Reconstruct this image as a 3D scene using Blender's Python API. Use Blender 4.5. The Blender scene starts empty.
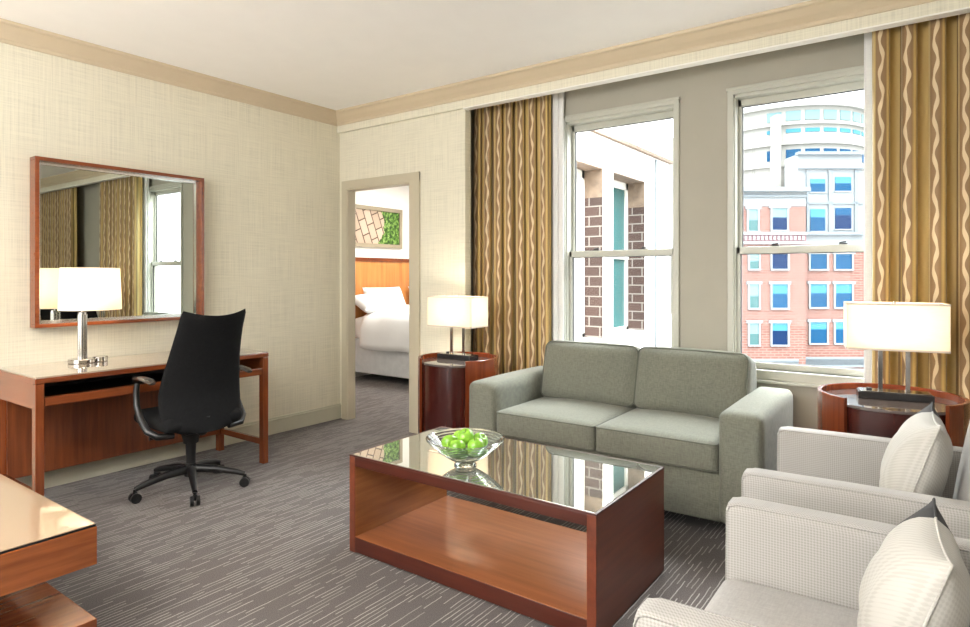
import bpy, bmesh, math, random
from mathutils import Vector, Matrix
random.seed(7)
S = bpy.context.scene
COL = S.collection
R = math.radians

# ------------------------------------------------------------------ camera
cam_d = bpy.data.cameras.new('camera')
cam = bpy.data.objects.new('camera', cam_d)
COL.objects.link(cam)
cam_d.sensor_width = 36.0
cam_d.lens = 36.0 * 625 / 970
cam_d.shift_y = -37.5 / 970
cam_d.clip_start = 0.05
cam_d.clip_end = 500
cam.location = (4.335, -3.774, 1.27)
cam.rotation_euler = (R(90), 0, math.atan(452 / 625))
S.camera = cam

# ------------------------------------------------------------------ world, sun, exposure
world = bpy.data.worlds.new('sky')
S.world = world
world.use_nodes = True
wn = world.node_tree.nodes['Background']
wn.inputs[0].default_value = (0.93, 0.97, 1.0, 1)
# bright overcast: the sky is strongest overhead, the ground weaker than the horizon
_t = world.node_tree
_tc = _t.nodes.new('ShaderNodeTexCoord')
_sp = _t.nodes.new('ShaderNodeSeparateXYZ')
_t.links.new(_tc.outputs['Generated'], _sp.inputs[0])
_mr = _t.nodes.new('ShaderNodeMapRange')
_mr.inputs['From Min'].default_value = 0.25
_mr.inputs['From Max'].default_value = 0.95
_mr.inputs['To Min'].default_value = 2.5
_mr.inputs['To Max'].default_value = 9.0
_t.links.new(_sp.outputs[2], _mr.inputs[0])
_gt = _t.nodes.new('ShaderNodeMath')
_gt.operation = 'MULTIPLY_ADD'
_lt = _t.nodes.new('ShaderNodeMath')
_lt.operation = 'LESS_THAN'
_lt.inputs[1].default_value = -0.12
_t.links.new(_sp.outputs[2], _lt.inputs[0])
_t.links.new(_lt.outputs[0], _gt.inputs[0])
_gt.inputs[1].default_value = -0.7
_t.links.new(_mr.outputs[0], _gt.inputs[2])
_t.links.new(_gt.outputs[0], wn.inputs[1])
sun_d = bpy.data.lights.new('sun', 'SUN')
sun_d.energy = 0.4
sun_d.angle = R(2)
sun_d.color = (1, 0.95, 0.86)
sun = bpy.data.objects.new('sun', sun_d)
COL.objects.link(sun)
sun.rotation_euler = Vector((-0.50, 0.50, -0.85)).to_track_quat('-Z', 'Y').to_euler()
S.view_settings.view_transform = 'Standard'
S.view_settings.look = 'None'
S.view_settings.exposure = 0.78
S.view_settings.gamma = 1.0
S.view_settings.use_curve_mapping = False


def area(name, loc, rot, sx, sy, energy, color=(1, 1, 1)):
    d = bpy.data.lights.new(name, 'AREA')
    d.shape = 'RECTANGLE'
    d.size, d.size_y = sx, sy
    d.energy = energy
    d.color = color
    o = bpy.data.objects.new(name, d)
    COL.objects.link(o)
    o.location = loc
    o.rotation_euler = rot
    return o


# added unseen area light behind the camera, filling the room from the rear
area('rear_fill_light', (1.9, -6.1, 1.5), (R(90), 0, R(0)), 2.8, 2.0, 40, (1, 0.98, 0.95))
# added downward fill light, out of view behind the camera
area('overhead_fill_light', (3.4, -4.9, 2.69), (0, 0, 0), 2.4, 1.2, 18, (1, 0.97, 0.93))
# uplighter is an added area light behind the camera, brightening the ceiling
area('upward_fill_light', (2.6, -5.0, 1.9), (R(180), 0, 0), 1.2, 0.6, 170, (1, 0.97, 0.93))
# added area light above the street, standing in for sky light through both windows
area('sky_fill_light', (3.1, 2.3, 3.9), Vector((-0.0, -2.4, -3.2)).to_track_quat('-Z', 'Y').to_euler(), 3.0, 1.6, 420, (0.95, 0.98, 1.0))
# added fill light that brightens the bedroom, out of view
area('bedroom_fill_light', (-0.3, 2.0, 2.5), (0, 0, 0), 0.8, 0.8, 42, (1, 0.97, 0.92))

# ------------------------------------------------------------------ node helpers


class NT:
    def __init__(self, name):
        self.m = bpy.data.materials.new(name)
        self.m.use_nodes = True
        self.t = self.m.node_tree
        self.b = self.t.nodes['Principled BSDF']
        self.out = self.t.nodes['Material Output']

    def n(self, kind, **kw):
        nd = self.t.nodes.new(kind)
        for k, v in kw.items():
            setattr(nd, k, v)
        return nd

    def l(self, a, b):
        self.t.links.new(a, b)

    def put(self, sock, v):
        if isinstance(v, (int, float)):
            sock.default_value = v
        elif isinstance(v, (tuple, list)):
            sock.default_value = tuple(v) + ((1,) if len(v) == 3 and sock.type == 'RGBA' else ())
        else:
            self.l(v, sock)

    def math(self, op, a, b=0.0, c=0.0):
        nd = self.n('ShaderNodeMath', operation=op)
        self.put(nd.inputs[0], a)
        self.put(nd.inputs[1], b)
        self.put(nd.inputs[2], c)
        return nd.outputs[0]

    def coords(self, scale=(1, 1, 1), kind='Object', rot=(0, 0, 0)):
        tc = self.n('ShaderNodeTexCoord')
        mp = self.n('ShaderNodeMapping')
        self.l(tc.outputs[kind], mp.inputs[0])
        mp.inputs['Scale'].default_value = scale
        mp.inputs['Rotation'].default_value = rot
        return mp.outputs[0]

    def noise(self, vec, scale=5, detail=3, rough=0.5):
        nd = self.n('ShaderNodeTexNoise')
        self.l(vec, nd.inputs['Vector'])
        nd.inputs['Scale'].default_value = scale
        nd.inputs['Detail'].default_value = detail
        nd.inputs['Roughness'].default_value = rough
        return nd.outputs['Fac']

    def ramp(self, fac, stops):
        nd = self.n('ShaderNodeValToRGB')
        while len(nd.color_ramp.elements) < len(stops):
            nd.color_ramp.elements.new(0.5)
        for e, (p, c) in zip(nd.color_ramp.elements, stops):
            e.position = p
            e.color = tuple(c) + (1,)
        self.l(fac, nd.inputs[0])
        return nd.outputs[0]

    def mix(self, fac, a, b):
        nd = self.n('ShaderNodeMix', data_type='RGBA')
        self.put(nd.inputs[0], fac)
        self.put(nd.inputs[6], a)
        self.put(nd.inputs[7], b)
        return nd.outputs[2]

    def bump(self, h, strength=0.3, dist=0.002):
        nd = self.n('ShaderNodeBump')
        nd.inputs['Strength'].default_value = strength
        nd.inputs['Distance'].default_value = dist
        self.l(h, nd.inputs['Height'])
        self.l(nd.outputs[0], self.b.inputs['Normal'])

    def set(self, **kw):
        for k, v in kw.items():
            self.put(self.b.inputs[k.replace('_', ' ')], v)
        return self.m


def plain(name, col, rough=0.5, metal=0.0, var=0.06, vscale=6, **kw):
    t = NT(name)
    f = t.noise(t.coords(), vscale, 3)
    c = t.ramp(f, [(0.3, [x * (1 - var) for x in col]), (0.7, [min(1, x * (1 + var)) for x in col])])
    t.set(Base_Color=c, Roughness=rough, Metallic=metal, **kw)
    return t.m


def wood(name, dark, light, axis='x', rough=0.22, scale=1.0, coat=0.35):
    t = NT(name)
    sc = {'x': (1.2, 22, 22), 'y': (22, 1.2, 22), 'z': (22, 22, 1.2)}[axis]
    v = t.coords(tuple(s * scale for s in sc))
    f1 = t.noise(v, 1.6, 5, 0.6)
    f2 = t.noise(t.coords((1.5, 1.5, 1.5)), 1.5, 2)
    f = t.math('MULTIPLY_ADD', f2, 0.35, t.math('MULTIPLY', f1, 0.65))
    c = t.ramp(f, [(0.32, dark), (0.66, light)])
    t.set(Base_Color=c, Roughness=rough, Coat_Weight=coat, Coat_Roughness=0.12)
    t.bump(f1, 0.05, 0.001)
    return t.m


M = {}


def wallpaper(name, base, axis):
    t = NT(name)
    va = (1, 1, 1)
    if axis == 'x':      # wall in the YZ plane
        v1, v2 = t.coords((1, 150, 2.5)), t.coords((1, 4, 130))
    else:
        v1, v2 = t.coords((150, 1, 2.5)), t.coords((4, 1, 130))
    a, b = t.noise(v1, 1, 3, 0.6), t.noise(v2, 1, 3, 0.6)
    f = t.math('MULTIPLY_ADD', a, 0.55, t.math('MULTIPLY', b, 0.45))
    c = t.ramp(f, [(0.30, [x * 0.80 for x in base]), (0.5, base), (0.72, [min(1, x * 1.13) for x in base])])
    t.set(Base_Color=c, Roughness=0.75)
    t.bump(f, 0.25, 0.001)
    return t.m


M['paper_left'] = wallpaper('linen_wallpaper_left', (0.73, 0.69, 0.56), 'x')
M['paper_far'] = wallpaper('linen_wallpaper_far', (0.72, 0.685, 0.56), 'y')
M['ceiling'] = plain('ceiling_paint', (0.92, 0.90, 0.875), 0.9, var=0.01)
M['crown'] = plain('crown_paint', (0.58, 0.48, 0.34), 0.45, var=0.02)
M['grey_wall'] = plain('grey_wall_paint', (0.40, 0.38, 0.32), 0.8, var=0.02)
M['white_wall'] = plain('bedroom_wall_paint', (0.86, 0.84, 0.79), 0.8, var=0.01)
M['casing'] = plain('casing_paint', (0.50, 0.45, 0.34), 0.4, var=0.02)
M['base'] = plain('baseboard_paint', (0.55, 0.53, 0.42), 0.4, var=0.02)
M['window_paint'] = plain('window_paint', (0.49, 0.49, 0.43), 0.35, var=0.02)
M['window_seal'] = plain('window_seal', (0.03, 0.03, 0.03), 0.5)
M['cherry_x'] = wood('cherry_wood_along_x', (0.1131, 0.02262, 0.00696), (0.2523, 0.06525, 0.01827), 'x')
M['cherry_y'] = wood('cherry_wood_along_y', (0.1131, 0.02262, 0.00696), (0.2523, 0.06525, 0.01827), 'y')
M['cherry_z'] = wood('cherry_wood_along_z', (0.1131, 0.02262, 0.00696), (0.2436, 0.06264, 0.0174), 'z')
M['low_wood'] = wood('figured_cherry_wood', (0.18, 0.045, 0.0108), (0.36, 0.108, 0.0288), 'y', scale=1.3)
M['panel_z'] = wood('modesty_panel_wood', (0.08, 0.016, 0.005), (0.23, 0.062, 0.018), 'z', rough=0.3)
M['mahog_x'] = wood('mahogany_along_x', (0.038, 0.007, 0.004), (0.070, 0.015, 0.008), 'x', rough=0.3, coat=0.1)
M['mahog_y'] = wood('mahogany_along_y', (0.085, 0.018, 0.008), (0.145, 0.034, 0.014), 'y', rough=0.32, coat=0.1)
M['shelf_wood'] = wood('shelf_wood', (0.204, 0.0646, 0.02176), (0.34, 0.1224, 0.0476), 'x', rough=0.28)
M['inner_wood'] = wood('inner_panel_wood', (0.225, 0.075, 0.0225), (0.4125, 0.165, 0.0525), 'y', rough=0.3)
M['drum_out'] = wood('drum_table_wood', (0.1125, 0.0195, 0.006), (0.2175, 0.048, 0.0135), 'z')
M['drum_in'] = wood('drum_table_shaded_dark_wood', (0.030, 0.004, 0.003), (0.055, 0.008, 0.005), 'z')  # mahogany, with the shade on the inner drum put into its dark colour
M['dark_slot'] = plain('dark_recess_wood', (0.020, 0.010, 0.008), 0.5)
M['desk_glass'] = NT('desk_glass_top').set(Base_Color=(0.34, 0.27, 0.21), Roughness=0.06, IOR=1.7, Coat_Weight=0.6, Coat_Roughness=0.02)
M['table_glass'] = NT('dark_glass_top').set(Base_Color=(0.52, 0.53, 0.48), Roughness=0.012, Metallic=0.85)
M['low_glass'] = NT('beige_glass_top').set(Base_Color=(0.3024, 0.216, 0.144), Roughness=0.03, IOR=1.6)
M['glass_edge'] = NT('black_glass_edge').set(Base_Color=(0.006, 0.006, 0.006), Roughness=0.08)
M['drum_glass'] = NT('side_table_glass').set(Base_Color=(0.10, 0.08, 0.075), Roughness=0.03, IOR=2.2)
M['mirror'] = NT('mirror_silver').set(Base_Color=(0.68, 0.72, 0.68), Roughness=0.0, Metallic=1.0)
M['silver'] = NT('brushed_silver').set(Base_Color=(0.72, 0.72, 0.70), Roughness=0.25, Metallic=1.0)
M['chrome'] = NT('chrome').set(Base_Color=(0.50, 0.48, 0.46), Roughness=0.12, Metallic=1.0)
M['black_plastic'] = plain('black_plastic', (0.0072, 0.0072, 0.0078), 0.38)
M['black_stone'] = NT('black_lamp_base').set(Base_Color=(0.02, 0.02, 0.022), Roughness=0.12)
M['wood_pad'] = plain('armrest_pad', (0.035, 0.028, 0.025), 0.22)
M['bedding'] = plain('white_bed_linen', (0.86, 0.86, 0.86), 0.9, var=0.02)
M['bed_skirt'] = plain('pale_bed_skirt', (0.66, 0.67, 0.68), 0.9, var=0.06, vscale=14)
M['foot'] = plain('dark_wood_foot', (0.06, 0.018, 0.008), 0.35)


def dots_fac(t, k):
    sp = t.n('ShaderNodeSeparateXYZ')
    t.l(t.coords(), sp.inputs[0])
    x, y, z = sp.outputs
    p = t.math('SINE', t.math('MULTIPLY', t.math('ADD', t.math('ADD', x, z), t.math('MULTIPLY', y, 1.4)), k))
    q = t.math('SINE', t.math('MULTIPLY', t.math('SUBTRACT', x, z), k))
    return t.math('MULTIPLY_ADD', t.math('MULTIPLY', p, q), 0.5, 0.5)


def weave(name, col, scale=260, var=0.25, dots=False, rough=0.9):
    t = NT(name)
    if dots:
        f = dots_fac(t, scale)
        c = t.ramp(f, [(0.30, [x * 0.80 for x in col]), (0.62, [min(1, x * 1.06) for x in col])])
    else:
        a = t.noise(t.coords((1, 0.15, 0.15)), scale, 2)
        b = t.noise(t.coords((0.15, 1, 1)), scale, 2)
        f = t.math('MULTIPLY_ADD', a, 0.5, t.math('MULTIPLY', b, 0.5))
        c = t.ramp(f, [(0.35, [x * (1 - var) for x in col]), (0.65, [x * (1 + var) for x in col])])
    t.set(Base_Color=c, Roughness=rough, Sheen_Weight=0.0 if col[0] < 0.05 else 0.15, Specular_IOR_Level=0.15 if col[0] < 0.05 else 0.4)
    t.bump(f, 0.25, 0.001)
    return t.m


M['sofa'] = weave('sage_grey_sofa_fabric', (0.1505, 0.1538, 0.1204), 240, 0.20)
M['sofa_piping'] = weave('sofa_piping_fabric', (0.11, 0.115, 0.09), 200, 0.1)
M['chair'] = weave('pale_grey_dotted_fabric', (0.3698, 0.3543, 0.3337), 420, dots=True)
M['chair_seat'] = weave('pale_grey_seat_fabric', (0.3672, 0.3554, 0.3398), 240, 0.10)
M['mesh_black'] = weave('black_chair_fabric', (0.0085, 0.0085, 0.009), 300, 0.3)


def shade_mat(name, col, tl=0.5):
    t = NT(name)
    d = t.n('ShaderNodeBsdfDiffuse')
    d.inputs[0].default_value = (*col, 1)
    tr = t.n('ShaderNodeBsdfTranslucent')
    tr.inputs[0].default_value = (*col, 1)
    mx = t.n('ShaderNodeMixShader')
    mx.inputs[0].default_value = tl
    f = t.noise(t.coords((0.4, 0.4, 6)), 90, 2)
    c = t.ramp(f, [(0.3, [x * 0.93 for x in col]), (0.7, col)])
    t.l(c, d.inputs[0])
    t.l(c, tr.inputs[0])
    t.l(d.outputs[0], mx.inputs[1])
    t.l(tr.outputs[0], mx.inputs[2])
    t.l(mx.outputs[0], t.out.inputs[0])
    return t.m


M['shade'] = shade_mat('lampshade_linen', (0.92, 0.85, 0.74))
M['sheer'] = shade_mat('sheer_fabric', (0.97, 0.97, 0.96), 0.2)
M['shade_trim'] = plain('lampshade_trim', (0.62, 0.55, 0.48), 0.8)


def glass_pane(name):
    t = NT(name)
    tr = t.n('ShaderNodeBsdfTransparent')
    tr.inputs[0].default_value = (0.97, 0.985, 0.98, 1)
    gl = t.n('ShaderNodeBsdfGlossy')
    gl.inputs['Roughness'].default_value = 0.0
    fr = t.n('ShaderNodeLayerWeight')
    fr.inputs[0].default_value = 0.5
    mx = t.n('ShaderNodeMixShader')
    t.l(t.math('MULTIPLY_ADD', t.math('POWER', fr.outputs['Facing'], 5.0), 0.35, 0.006), mx.inputs[0])
    t.l(tr.outputs[0], mx.inputs[1])
    t.l(gl.outputs[0], mx.inputs[2])
    t.l(mx.outputs[0], t.out.inputs[0])
    return t.m


M['pane'] = glass_pane('window_glass')
M['bowl'] = NT('clear_glass').set(Base_Color=(0.90, 0.97, 0.97), Roughness=0.03, IOR=1.5, Transmission_Weight=1.0)


def carpet():
    t = NT('carpet')
    tc = t.n('ShaderNodeTexCoord')
    sp = t.n('ShaderNodeSeparateXYZ')
    t.l(tc.outputs['Object'], sp.inputs[0])
    x, y = sp.outputs[0], sp.outputs[1]
    wob = t.noise(t.coords((1, 1, 1)), 18, 3)
    x = t.math('ADD', x, t.math('MULTIPLY', wob, 0.008))
    lane_w = 0.020
    xs = t.math('DIVIDE', x, lane_w)
    lane = t.math('FLOOR', xs)
    fr = t.math('FRACT', xs)
    w1 = t.n('ShaderNodeTexWhiteNoise', noise_dimensions='1D')
    t.l(lane, w1.inputs['W'])
    off = t.math('MULTIPLY', w1.outputs[0], 3.0)
    ys = t.math('DIVIDE', t.math('ADD', y, off), 0.11)
    cell = t.math('FLOOR', ys)
    cv = t.n('ShaderNodeCombineXYZ')
    t.l(lane, cv.inputs[0])
    t.l(cell, cv.inputs[1])
    w2 = t.n('ShaderNodeTexWhiteNoise', noise_dimensions='2D')
    t.l(cv.outputs[0], w2.inputs['Vector'])
    on = t.math('GREATER_THAN', w2.outputs[0], 0.42)
    ins = t.math('LESS_THAN', t.math('ABSOLUTE', t.math('SUBTRACT', fr, 0.5)), 0.11)
    line = t.math('MULTIPLY', on, ins)
    line = t.math('MULTIPLY', line, t.math('MULTIPLY_ADD', w2.outputs[0], 0.8, 0.2))
    spk = t.noise(t.coords((1, 1, 1)), 320, 2, 0.7)
    big = t.noise(t.coords((1, 1, 1)), 0.9, 2)
    base = t.mix(big, (0.078, 0.056, 0.045), (0.070, 0.066, 0.067))
    sc = t.ramp(spk, [(0.30, (0.30, 0.30, 0.30)), (0.68, (1.9, 1.9, 1.9))])
    mul = t.n('ShaderNodeMix', data_type='RGBA', blend_type='MULTIPLY')
    mul.inputs[0].default_value = 1
    t.l(base, mul.inputs[6])
    t.l(sc, mul.inputs[7])
    c = t.mix(line, mul.outputs[2], (0.33, 0.31, 0.285))
    t.set(Base_Color=c, Roughness=0.95, Sheen_Weight=0.1)
    t.bump(spk, 0.6, 0.004)
    return t.m


M['carpet'] = carpet()


def curtain_mat():
    t = NT('striped_curtain_fabric')
    tc = t.n('ShaderNodeTexCoord')
    sp = t.n('ShaderNodeSeparateXYZ')
    t.l(tc.outputs['UV'], sp.inputs[0])
    u, v = sp.outputs[0], sp.outputs[1]      # u in fold widths, v in metres
    fu = t.math('FRACT', u)
    cell = t.math('FLOOR', u)
    w = t.n('ShaderNodeTexWhiteNoise', noise_dimensions='1D')
    t.l(cell, w.inputs['W'])
    ph = t.math('MULTIPLY', w.outputs[0], 6.28)
    # two strands crossing each other to make a twisted ribbon
    s1 = t.math('SINE', t.math('ADD', t.math('MULTIPLY', v, 33), ph))
    c1 = t.math('MULTIPLY_ADD', s1, 0.026, 0.5)
    wd = t.math('MULTIPLY_ADD', t.math('SINE', t.math('ADD', t.math('MULTIPLY', v, 66), ph)), 0.008, 0.024)
    rib = t.math('LESS_THAN', t.math('ABSOLUTE', t.math('SUBTRACT', fu, c1)), wd)
    band = t.math('LESS_THAN', t.math('ABSOLUTE', t.math('SUBTRACT', fu, 0.5)), 0.15)
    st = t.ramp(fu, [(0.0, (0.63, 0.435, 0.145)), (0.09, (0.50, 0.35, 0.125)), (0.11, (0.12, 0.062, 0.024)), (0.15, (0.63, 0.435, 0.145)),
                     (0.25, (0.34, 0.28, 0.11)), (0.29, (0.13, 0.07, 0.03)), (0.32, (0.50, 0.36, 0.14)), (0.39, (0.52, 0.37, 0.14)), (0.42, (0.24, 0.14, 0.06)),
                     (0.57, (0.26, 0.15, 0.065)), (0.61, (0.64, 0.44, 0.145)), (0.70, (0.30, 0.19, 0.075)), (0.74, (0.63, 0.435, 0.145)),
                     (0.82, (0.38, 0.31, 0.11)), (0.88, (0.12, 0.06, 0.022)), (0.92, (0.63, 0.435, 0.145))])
    for e in st.node.color_ramp.elements:
        pass
    st.node.color_ramp.interpolation = 'LINEAR'
    c = t.mix(rib, st, (0.64, 0.50, 0.31))
    fine = t.noise(t.coords((60, 60, 2), 'UV'), 4, 2)
    t.set(Base_Color=c, Roughness=0.55, Sheen_Weight=0.3)
    t.bump(fine, 0.1, 0.001)
    return t.m


M['curtain'] = curtain_mat()


def brick_mat(name, c1, c2, mortar, scale, bw, rh, ms, rot=(0, 0, 0)):
    t = NT(name)
    b = t.n('ShaderNodeTexBrick')
    t.l(t.coords((1, 1, 1), 'Object', rot), b.inputs['Vector'])
    b.inputs['Color1'].default_value = (*c1, 1)
    b.inputs['Color2'].default_value = (*c2, 1)
    b.inputs['Mortar'].default_value = (*mortar, 1)
    b.inputs['Scale'].default_value = scale
    b.inputs['Brick Width'].default_value = bw
    b.inputs['Row Height'].default_value = rh
    b.inputs['Mortar Size'].default_value = ms
    n = t.noise(t.coords(), 1.3, 4)
    c = t.mix(t.math('MULTIPLY', n, 0.25), b.outputs['Color'], (0.29, 0.135, 0.105))
    t.set(Base_Color=c if name == 'pink_brick' else b.outputs['Color'], Roughness=0.85)
    return t.m


M['brown_brick'] = brick_mat('brown_brick', (0.048, 0.0272, 0.0224), (0.068, 0.0368, 0.0296), (0.216, 0.192, 0.176), 1, 0.27, 0.115, 0.008, (R(90), 0, 0))
M['pink_brick'] = brick_mat('pink_brick', (0.152, 0.06, 0.044), (0.192, 0.088, 0.068), (0.24, 0.16, 0.136), 1, 0.62, 0.20, 0.03, (R(90), 0, 0))
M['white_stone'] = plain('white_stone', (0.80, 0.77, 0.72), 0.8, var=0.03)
M['tan_stone'] = plain('tan_stone', (0.2, 0.14, 0.1), 0.8, var=0.2, vscale=14)
M['cream_stone'] = plain('cream_stone', (0.24, 0.256, 0.264), 0.8, var=0.03)
M['cream_trim'] = plain('cream_trim_stone', (0.176, 0.2, 0.216), 0.8)
M['tower_stone'] = plain('pale_tower_stone', (0.32, 0.308, 0.28), 0.8, var=0.03)
M['dentil'] = plain('pink_dentil', (0.176, 0.064, 0.072), 0.8)
M['blue_glass'] = NT('blue_glass').set(Base_Color=(0.008, 0.06, 0.136), Roughness=0.5, Specular_IOR_Level=0.1)
M['sky_glass'] = NT('light_blue_glass').set(Base_Color=(0.056, 0.2, 0.264), Roughness=0.5, Specular_IOR_Level=0.1)
M['navy_glass'] = NT('navy_glass').set(Base_Color=(0.004, 0.02, 0.068), Roughness=0.5, Specular_IOR_Level=0.1)
M['teal_glass'] = NT('teal_glass').set(Base_Color=(0.04, 0.11, 0.11), Roughness=0.1)
M['pale_teal'] = NT('pale_teal_glass').set(Base_Color=(0.16, 0.248, 0.256), Roughness=0.5, Specular_IOR_Level=0.1)
M['apple'] = None

# ------------------------------------------------------------------ object helpers


def link(name, bm, mat, parent=None, smooth=False, angle=40):
    me = bpy.data.meshes.new(name)
    bmesh.ops.recalc_face_normals(bm, faces=bm.faces)
    bm.to_mesh(me)
    bm.free()
    if smooth:
        me.polygons.foreach_set('use_smooth', [True] * len(me.polygons))
        me.set_sharp_from_angle(angle=R(angle))
    mats = mat if isinstance(mat, (list, tuple)) else [mat]
    for m in mats:
        me.materials.append(m)
    o = bpy.data.objects.new(name, me)
    COL.objects.link(o)
    if parent:
        o.parent = parent
    return o


def tag(o, label, cat, group=None, kind=None):
    o['label'] = label
    o['category'] = cat
    if group:
        o['group'] = group
    if kind:
        o['kind'] = kind
    return o


def thing(name, label, cat, loc=(0, 0, 0), rz=0.0, group=None):
    o = bpy.data.objects.new(name, None)
    o.empty_display_size = 0.1
    COL.objects.link(o)
    o.location = loc
    o.rotation_euler = (0, 0, rz)
    return tag(o, label, cat, group)


def struct(o):
    o['kind'] = 'structure'
    return o


def dup(root, loc, rz=None, label=None):
    r = root.copy()
    COL.objects.link(r)
    r.location = loc
    if rz is not None:
        r.rotation_euler = (0, 0, rz)
    if label:
        r['label'] = label
    for ch in list(root.children):
        c = ch.copy()
        COL.objects.link(c)
        c.parent = r
        for g in ch.children:
            d = g.copy()
            COL.objects.link(d)
            d.parent = c
    return r


def B():
    return bmesh.new()


def box(bm, x0, x1, y0, y1, z0, z1, bev=0.0, seg=2, mi=0):
    r = bmesh.ops.create_cube(bm, size=1.0)
    vs = r['verts']
    for v in vs:
        v.co = Vector(((x0 + x1) / 2 + v.co.x * (x1 - x0), (y0 + y1) / 2 + v.co.y * (y1 - y0), (z0 + z1) / 2 + v.co.z * (z1 - z0)))
    fs = {f for v in vs for f in v.link_faces}
    for f in fs:
        f.material_index = mi
    if bev > 0:
        es = {e for v in vs for e in v.link_edges}
        bmesh.ops.bevel(bm, geom=list(es), offset=bev, segments=seg, profile=0.5, affect='EDGES')
    return bm


def lathe(bm, prof, c=(0, 0, 0), n=32, a0=0.0, a1=360.0, closed=False):
    full = abs(a1 - a0 - 360) < 1e-6
    m = n if full else n + 1
    rows = []
    for i in range(m):
        a = R(a0 + (a1 - a0) * i / n)
        rows.append([bm.verts.new((c[0] + r * math.cos(a), c[1] + r * math.sin(a), c[2] + z)) for r, z in prof])
    k = len(prof)
    for i in range(n):
        A, Bq = rows[i], rows[(i + 1) % m]
        for j in range(k if closed else k - 1):
            q = (A[j], Bq[j], Bq[(j + 1) % k], A[(j + 1) % k])
            try:
                bm.faces.new(q)
            except ValueError:
                pass
    if not full and closed:
        for rr in (rows[0], rows[-1]):
            bm.faces.new(rr)
    bmesh.ops.remove_doubles(bm, verts=bm.verts, dist=1e-6)
    return bm


def cyl(bm, c, r, h, n=24, r2=None, bev=0.0):
    r2 = r if r2 is None else r2
    prof = [(0, 0), (r - bev, 0)] + ([(r, bev)] if bev else []) + ([(r2, h - bev)] if bev else []) + [(r2 - bev, h), (0, h)]
    return lathe(bm, prof, c, n)


def tube(bm, pts, rad, n=10, closed=False, cap=True, flat=1.0, up=None):
    pts = [Vector(p) for p in pts]
    k = len(pts)
    rr = rad if isinstance(rad, (list, tuple)) else [rad] * k
    rings = []
    ref = Vector(up) if up else None
    for i, p in enumerate(pts):
        a = pts[(i - 1) % k] if (closed or i > 0) else p
        b = pts[(i + 1) % k] if (closed or i < k - 1) else p
        d = (b - a).normalized()
        if ref is None:
            ref = Vector((0, 0, 1)) if abs(d.z) < 0.9 else Vector((1, 0, 0))
        s = d.cross(ref).normalized()
        if s.length < 1e-6:
            s = d.orthogonal().normalized()
        q = s.cross(d).normalized()
        if not up:
            ref = q
        rings.append([bm.verts.new(p + (s * math.cos(2 * math.pi * j / n) + q * math.sin(2 * math.pi * j / n) * flat) * rr[i]) for j in range(n)])
    for i in range(k if closed else k - 1):
        A, Bq = rings[i], rings[(i + 1) % k]
        for j in range(n):
            bm.faces.new((A[j], A[(j + 1) % n], Bq[(j + 1) % n], Bq[j]))
    if cap and not closed:
        bm.faces.new(rings[0])
        bm.faces.new(rings[-1])
    return bm


def cushion(bm, cx, cy, cz, sx, sy, sz, r=0.05, puff=(0, 0, 0.02), n=14, droop=0.0):
    """rounded box whose faces swell outwards"""
    r0 = bmesh.ops.create_cube(bm, size=2.0)
    vs = set(r0['verts'])
    es = list({e for v in vs for e in v.link_edges})
    bmesh.ops.subdivide_edges(bm, edges=es, cuts=n, use_grid_fill=True)
    allv = [v for v in bm.verts if v.is_valid and not v.tag]
    h = Vector((sx / 2, sy / 2, sz / 2))
    for v in allv:
        p = Vector((v.co.x * h.x, v.co.y * h.y, v.co.z * h.z))
        q = Vector([max(-(h[i] - min(r, h[i] * .98)), min(h[i] - min(r, h[i] * .98), p[i])) for i in range(3)])
        d = p - q
        if d.length > 1e-9:
            d = Vector([d[i] / min(r, h[i] * .98) for i in range(3)])
            mx = max(abs(d.x), abs(d.y), abs(d.z))
            d = d.normalized() * mx
            p = q + Vector([d[i] * min(r, h[i] * .98) for i in range(3)])
        u = [p[i] / h[i] for i in range(3)]
        for i in range(3):
            j, k2 = (i + 1) % 3, (i + 2) % 3
            p[i] += math.copysign(1, u[i]) * puff[i] * max(0, 1 - u[j] ** 2) * max(0, 1 - u[k2] ** 2) * abs(u[i])
        v.co = Vector((cx, cy, cz)) + p
        v.tag = True
    return bm


def rrect(cx, cy, w, d, r, n=5):
    pts = []
    for sx, sy, a0 in ((1, 1, 0), (-1, 1, 90), (-1, -1, 180), (1, -1, 270)):
        for i in range(n + 1):
            a = R(a0 + 90 * i / n)
            pts.append((cx + sx * (w / 2 - r) + r * math.cos(a), cy + sy * (d / 2 - r) + r * math.sin(a)))
    return pts


# ------------------------------------------------------------------ the room
CE = 2.71
struct(link('floor', box(B(), -1.8, 7.4, -6.2, 4.7, -0.12, 0), M['carpet']))
struct(link('ceiling', box(B(), -0.12, 7.4, -6.2, 0.42, CE, CE + 0.25), M['ceiling']))
struct(link('wall_left', box(B(), -0.12, 0, -6.2, 0, 0, CE), M['paper_left']))
bm = B()
box(bm, 0, 0.10, 0, 0.07, 0, CE)
box(bm, 0.87, 1.42, 0, 0.07, 0, CE)
box(bm, 0.10, 0.87, 0, 0.07, 2.05, CE)
struct(link('wall_far', bm, M['paper_far']))
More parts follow.
